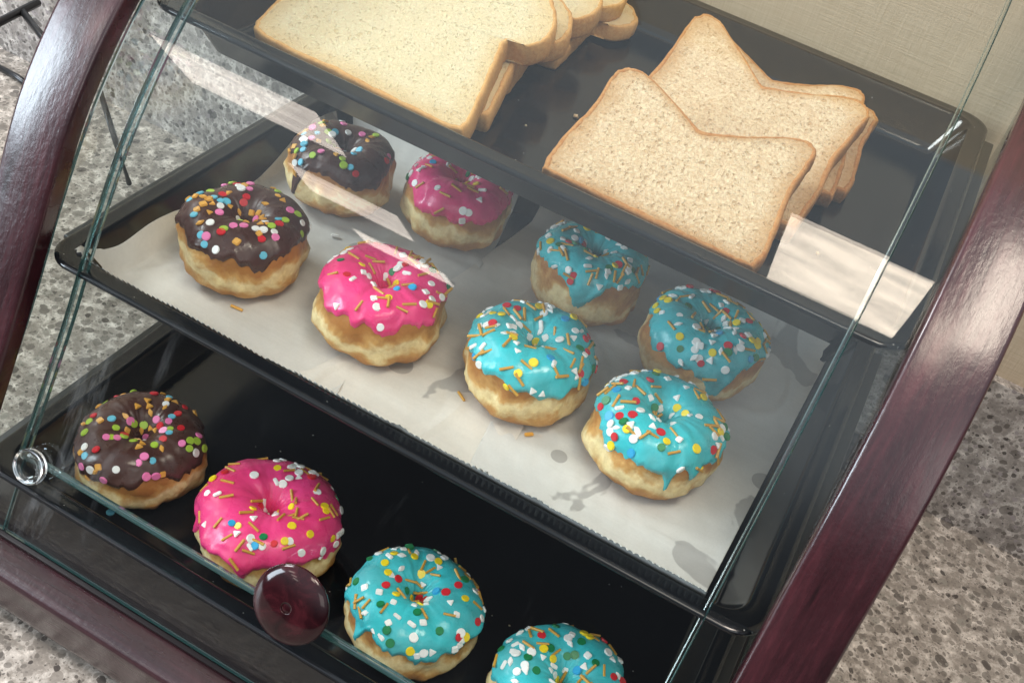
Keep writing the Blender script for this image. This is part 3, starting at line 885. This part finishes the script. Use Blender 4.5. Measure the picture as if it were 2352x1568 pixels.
# ------------------------------------------------------------------ bread
def outline(kind):
    if kind == "white":
        h = [(0.5, 0.0), (0.80, -0.005), (0.955, 0.012), (0.99, 0.06), (0.985, 0.25), (0.975, 0.45), (0.968, 0.585), (0.985, 0.615), (1.06, 0.625), (1.115, 0.70), (1.13, 0.80), (1.09, 0.92), (0.99, 1.0), (0.80, 1.05), (0.5, 1.07)]
        full = h + [(1 - x, y) for x, y in h[-2:0:-1]]
    else:
        full = [(0.5, -0.01), (0.8, 0.0), (0.955, 0.008), (0.995, 0.05), (1.0, 0.30), (0.985, 0.6), (1.005, 0.86), (1.0, 0.955), (0.95, 1.0), (0.85, 0.965), (0.70, 0.86), (0.54, 0.775),
                (0.49, 0.765), (0.44, 0.80), (0.30, 0.905), (0.15, 1.01), (0.07, 1.035), (0.01, 1.0), (-0.005, 0.9), (0.01, 0.62), (-0.01, 0.30), (0.0, 0.05), (0.045, 0.008), (0.2, 0.0)]
    P = [Vector(p) for p in full]
    n = len(P); out = []
    for i in range(n):
        a, b, c, d = P[i - 1], P[i], P[(i + 1) % n], P[(i + 2) % n]
        for k in range(7):
            t = k / 7
            out.append(0.5 * ((2 * b) + (c - a) * t + (2 * a - 5 * b + 4 * c - d) * t * t + (3 * b - a - 3 * c + d) * t ** 3))
    return out

def bread(kind, BL, BR, TR, TL, th, label, seed, bend=0.0, dents=()):
    BL, BR, TR, TL = (Vector(q) for q in (BL, BR, TR, TL))
    ctr = (BL + BR + TR + TL) / 4
    base = Vector((ctr.x, ctr.y, min(BL.z, BR.z, TR.z, TL.z) - th))
    n = ((BR - BL).cross(TL - BL)).normalized()
    if n.z < 0: n = -n
    O = outline(kind)
    cu = Vector((0.5, 0.5 if kind == "white" else 0.42))
    m_ = len(O)
    WW = (BR - BL).length; HH = (TL - BL).length
    def pt(uv, d):
        u, v_ = uv
        p = BL * (1 - u) * (1 - v_) + BR * u * (1 - v_) + TR * u * v_ + TL * (1 - u) * v_
        sag = bend * (0.25 - (u - 0.5) ** 2 + 0.25 - (v_ - 0.5) ** 2)
        return p + n * (d + sag) - base
    rough = [1 + 0.014 * nz(i * 0.23, seed) + 0.010 * nz(i * 0.9, seed + 3) + 0.006 * nz(i * 2.3, seed + 7) for i in range(m_)]
    def ringp(s, d, amp=0.0):
        out = []
        for i, q in enumerate(O):
            # inset measured in centimetres (s = inset distance)
            dirv = q - cu
            L_ = math.hypot(dirv.x * WW, dirv.y * HH)
            k = max(0.0, (L_ - s)) / L_ if s < 900 else 0
            uv = cu + dirv * k * rough[i]
            dd = d + amp * nz(uv.x * 30, uv.y * 30, seed)
            out.append((uv, dd))
        return out
    def build(rings, cap0=False, cap1=False):
        V = []
        for r_ in rings: V += [tuple(pt(uv, d)) for uv, d in r_]
        F = grid_faces(len(rings), m_, close_m=True)
        return V, F
    root = empty("bread_slice", tuple(base))
    tag(root, label, "bread slice", "slices of white bread" if kind == "white" else "slices of wheat bread")
    # crumb: top face and bottom face rings
    def disc(d, flip):
        rings = []
        NR = 14
        for k in range(NR + 1):
            f_ = k / NR
            r_ = []
            for i, q in enumerate(O):
                dirv = q - cu
                L_ = math.hypot(dirv.x * WW, dirv.y * HH)
                kk = max(0, (L_ - 0.24)) / L_ * f_ * rough[i]
                uv = cu + dirv * max(kk, 0.002)
                dd = d
                if not flip:
                    dd += 0.035 * nz(uv.x * 9, uv.y * 9, seed) + 0.02 * nz(uv.x * 45, uv.y * 45, seed)
                    for (du, dv, ru, rv, dep) in dents:
                        g = ((uv.x - du) / ru) ** 2 + ((uv.y - dv) / rv) ** 2
                        dd -= dep * math.exp(-g * g)
                r_.append((uv, dd))
            rings.append(r_)
        V, F = build(rings)
        c_ = len(V); V.append(tuple(pt(cu, d if flip else d + 0.035 * nz(cu.x * 9, cu.y * 9, seed) + 0.02 * nz(cu.x * 45, cu.y * 45, seed))))
        F += [((i + 1) % m_, i, c_) for i in range(m_)]
        return V, F
    V, F = disc(0.0, False)
    V2, F2 = disc(-th, True)
    k = len(V)
    cr = obj("crumb", V + V2, F + [tuple(q + k for q in reversed(fc)) for fc in F2], M_white_crumb if kind == "white" else M_wheat_crumb, root)
    at = cr.data.attributes.new("rim", 'FLOAT', 'POINT')
    at.data.foreach_set("value", ([(q // m_) / 14 for q in range(15 * m_)] + [0.0]) * 2)
    rg = [ringp(0.36, -0.05, 0.05), ringp(0.28, 0.012, 0.05), ringp(0.10, 0.03, 0.04), ringp(0.0, -0.10, 0.03), ringp(-0.03, -th * 0.35), ringp(0.0, -th * 0.65), ringp(0.03, -th + 0.10), ringp(0.10, -th - 0.02), ringp(0.26, -th + 0.02)]
    V, F = build(rg)
    obj("crust", V, F, M_white_crust if kind == "white" else M_wheat_crust, root)
    return root

# white stack, from the bottom up
bread("white", (5.2, 31.5, 24.1), (18.9, 31.3, 24.1), (18.9, 42.6, 24.5), (5.0, 42.8, 24.5), 1.15, "lowest slice of the white bread stack, farthest back, only a corner showing", 5)
bread("white", (4.8, 30.0, 24.8), (18.2, 29.8, 24.8), (17.8, 42.6, 25.9), (4.6, 42.8, 25.9), 1.15, "white bread slice second from the bottom of its stack, near the photo's top edge", 4)
bread("white", (4.7, 25.2, 24.6), (18.4, 25.0, 24.6), (17.7, 37.4, 27.2), (4.3, 37.6, 27.2), 1.5, "middle slice of the five stacked white ones, its right shoulder showing", 3)
bread("white", (4.7, 20.8, 24.2), (19.4, 20.5, 24.2), (17.6, 32.0, 27.6), (4.1, 32.2, 27.6), 1.5, "white bread slice directly under the top white slice, only its crust showing", 2)
bread("white", (4.65, 17.9, 24.55), (19.5, 17.4, 24.55), (17.6, 29.0, 28.9), (4.0, 29.3, 28.9), 1.6, "large white bread slice on top of the white stack, its cut face fully showing", 1, bend=0.1)

bread("wheat", (26.2, 31.0, 23.9), (38.9, 30.6, 23.9), (38.2, 39.8, 25.4), (26.0, 39.4, 25.4), 1.1, "lowest wheat bread slice, a pale corner showing at the back right of its stack", 9)
bread("wheat", (26.0, 29.0, 24.4), (38.3, 28.4, 24.4), (37.0, 38.6, 26.8), (25.4, 38.4, 26.8), 1.15, "wheat bread slice second from the bottom of its stack, its top edge showing", 8)
bread("wheat", (25.0, 24.0, 24.3), (37.3, 23.3, 24.3), (37.9, 33.9, 28.0), (25.3, 36.9, 28.0), 1.4, "wheat bread slice second from the top of the wheat stack, mostly uncovered", 7, bend=0.15)
bread("wheat", (23.95, 17.9, 24.4), (36.7, 17.75, 24.4), (36.4, 26.1, 28.1), (24.6, 25.2, 28.1), 1.4, "topmost and front wheat bread slice, with a pit near its right corner", 6, bend=0.2,
      dents=((0.80, 0.83, 0.06, 0.045, 0.22), (0.14, 0.80, 0.05, 0.07, 0.10), (0.2, 0.72, 0.05, 0.05, 0.08)))

def crumb_bit(x, y, z, r, seed, mat, label):
    V = []; F = []
    import bmesh
    bm = bmesh.new(); bmesh.ops.create_icosphere(bm, subdivisions=2, radius=r)
    for q in bm.verts: q.co *= 1 + 0.8 * noise.noise(q.co * 4 / r * 0.5 + Vector((seed, 0, 0))); q.co.z *= 0.7
    V = [tuple(q.co) for q in bm.verts]; F = [tuple(p_.index for p_ in fc.verts) for fc in bm.faces]; bm.free()
    tag(obj("bread_crumb", V, F, mat, loc=(x, y, z + r * 0.5)), label, "crumb", "crumbs dropped on the trays")
ZT = STEP[2][1] - 2.6
def small_crumbs():
    for x, y, z, r, k, lab in ((12.5, 5.6, FB, 0.06, 7, "tiny crumb on the bottom tray between the chocolate and pink donuts"), (22.6, 10.6, FB, 0.07, 8, "tiny crumb on the bottom tray behind and between the pink and turquoise donuts"),
                               (32.3, 10.9, FB, 0.06, 9, "tiny crumb on the bottom tray behind the gap of its two turquoise donuts")):
        crumb_bit(x, y, z, r, k, M_white_crumb, lab)
small_crumbs()
crumb_bit(22.3, 27.2, ZT, 0.17, 1, M_wheat_crumb, "largest bread crumb on the top tray, between the white and wheat stacks")
crumb_bit(38.9, 24.4, ZT, 0.10, 3, M_wheat_crumb, "small bread crumb on the top tray right of the wheat slices")
crumb_bit(20.5, 23.8, ZT, 0.07, 4, M_white_crumb, "tiny bread crumb on the top tray beside the white stack's crust")

# ------------------------------------------------------------------ wire rack behind on the left
M_wire = simple("black_wire", (0.03, 0.03, 0.032), 0.3, metallic=0.6)
def tube(pts, r, n=10):
    P = [Vector(p) for p in pts]
    V = []
    for i, p_ in enumerate(P):
        t = (P[min(i + 1, len(P) - 1)] - P[max(i - 1, 0)]).normalized()
        a = t.cross(Vector((0, 0, 1))); a = a.normalized() if a.length > 1e-3 else Vector((1, 0, 0)); b = t.cross(a)
        for k in range(n):
            an = 2 * math.pi * k / n
            V.append(tuple(p_ + a * r * math.cos(an) + b * r * math.sin(an)))
    F = grid_faces(len(P), n, close_m=True)
    F.append(tuple(range(n))[::-1]); F.append(tuple((len(P) - 1) * n + k for k in range(n)))
    return V, F
rack = empty("wire_rack", (-38.0, 40.0, CZ))
tag(rack, "dark wire rack standing on the granite behind the left side of the case", "rack")
def rk(name, pts, r):
    v, f = tube([(a + 38.0, b - 40.0, c - CZ) for a, b, c in pts], r)
    obj(name, v, f, M_wire, rack)
rk("top_bar", [(-38.1, 34.0, 0.0), (-38.9, 40.0, 0.0), (-39.67, 45.5, 0.0)], 0.42)
rk("cross_bar", [(-39.3, 43.1, 0.0), (-35.3, 41.2, 0.0), (-28.0, 37.7, 0.0)], 0.36)
rk("leg", [(-46.0, 43.5, CZ), (-40.4, 42.9, CZ + 0.45), (-37.0, 42.2, CZ + 0.45)], 0.32)
rk("leg", [(-24.44, 37.36, 0.0), (-19.6, 34.0, -1.8), (-20.5, 36.6, CZ + 0.3)], 0.26)
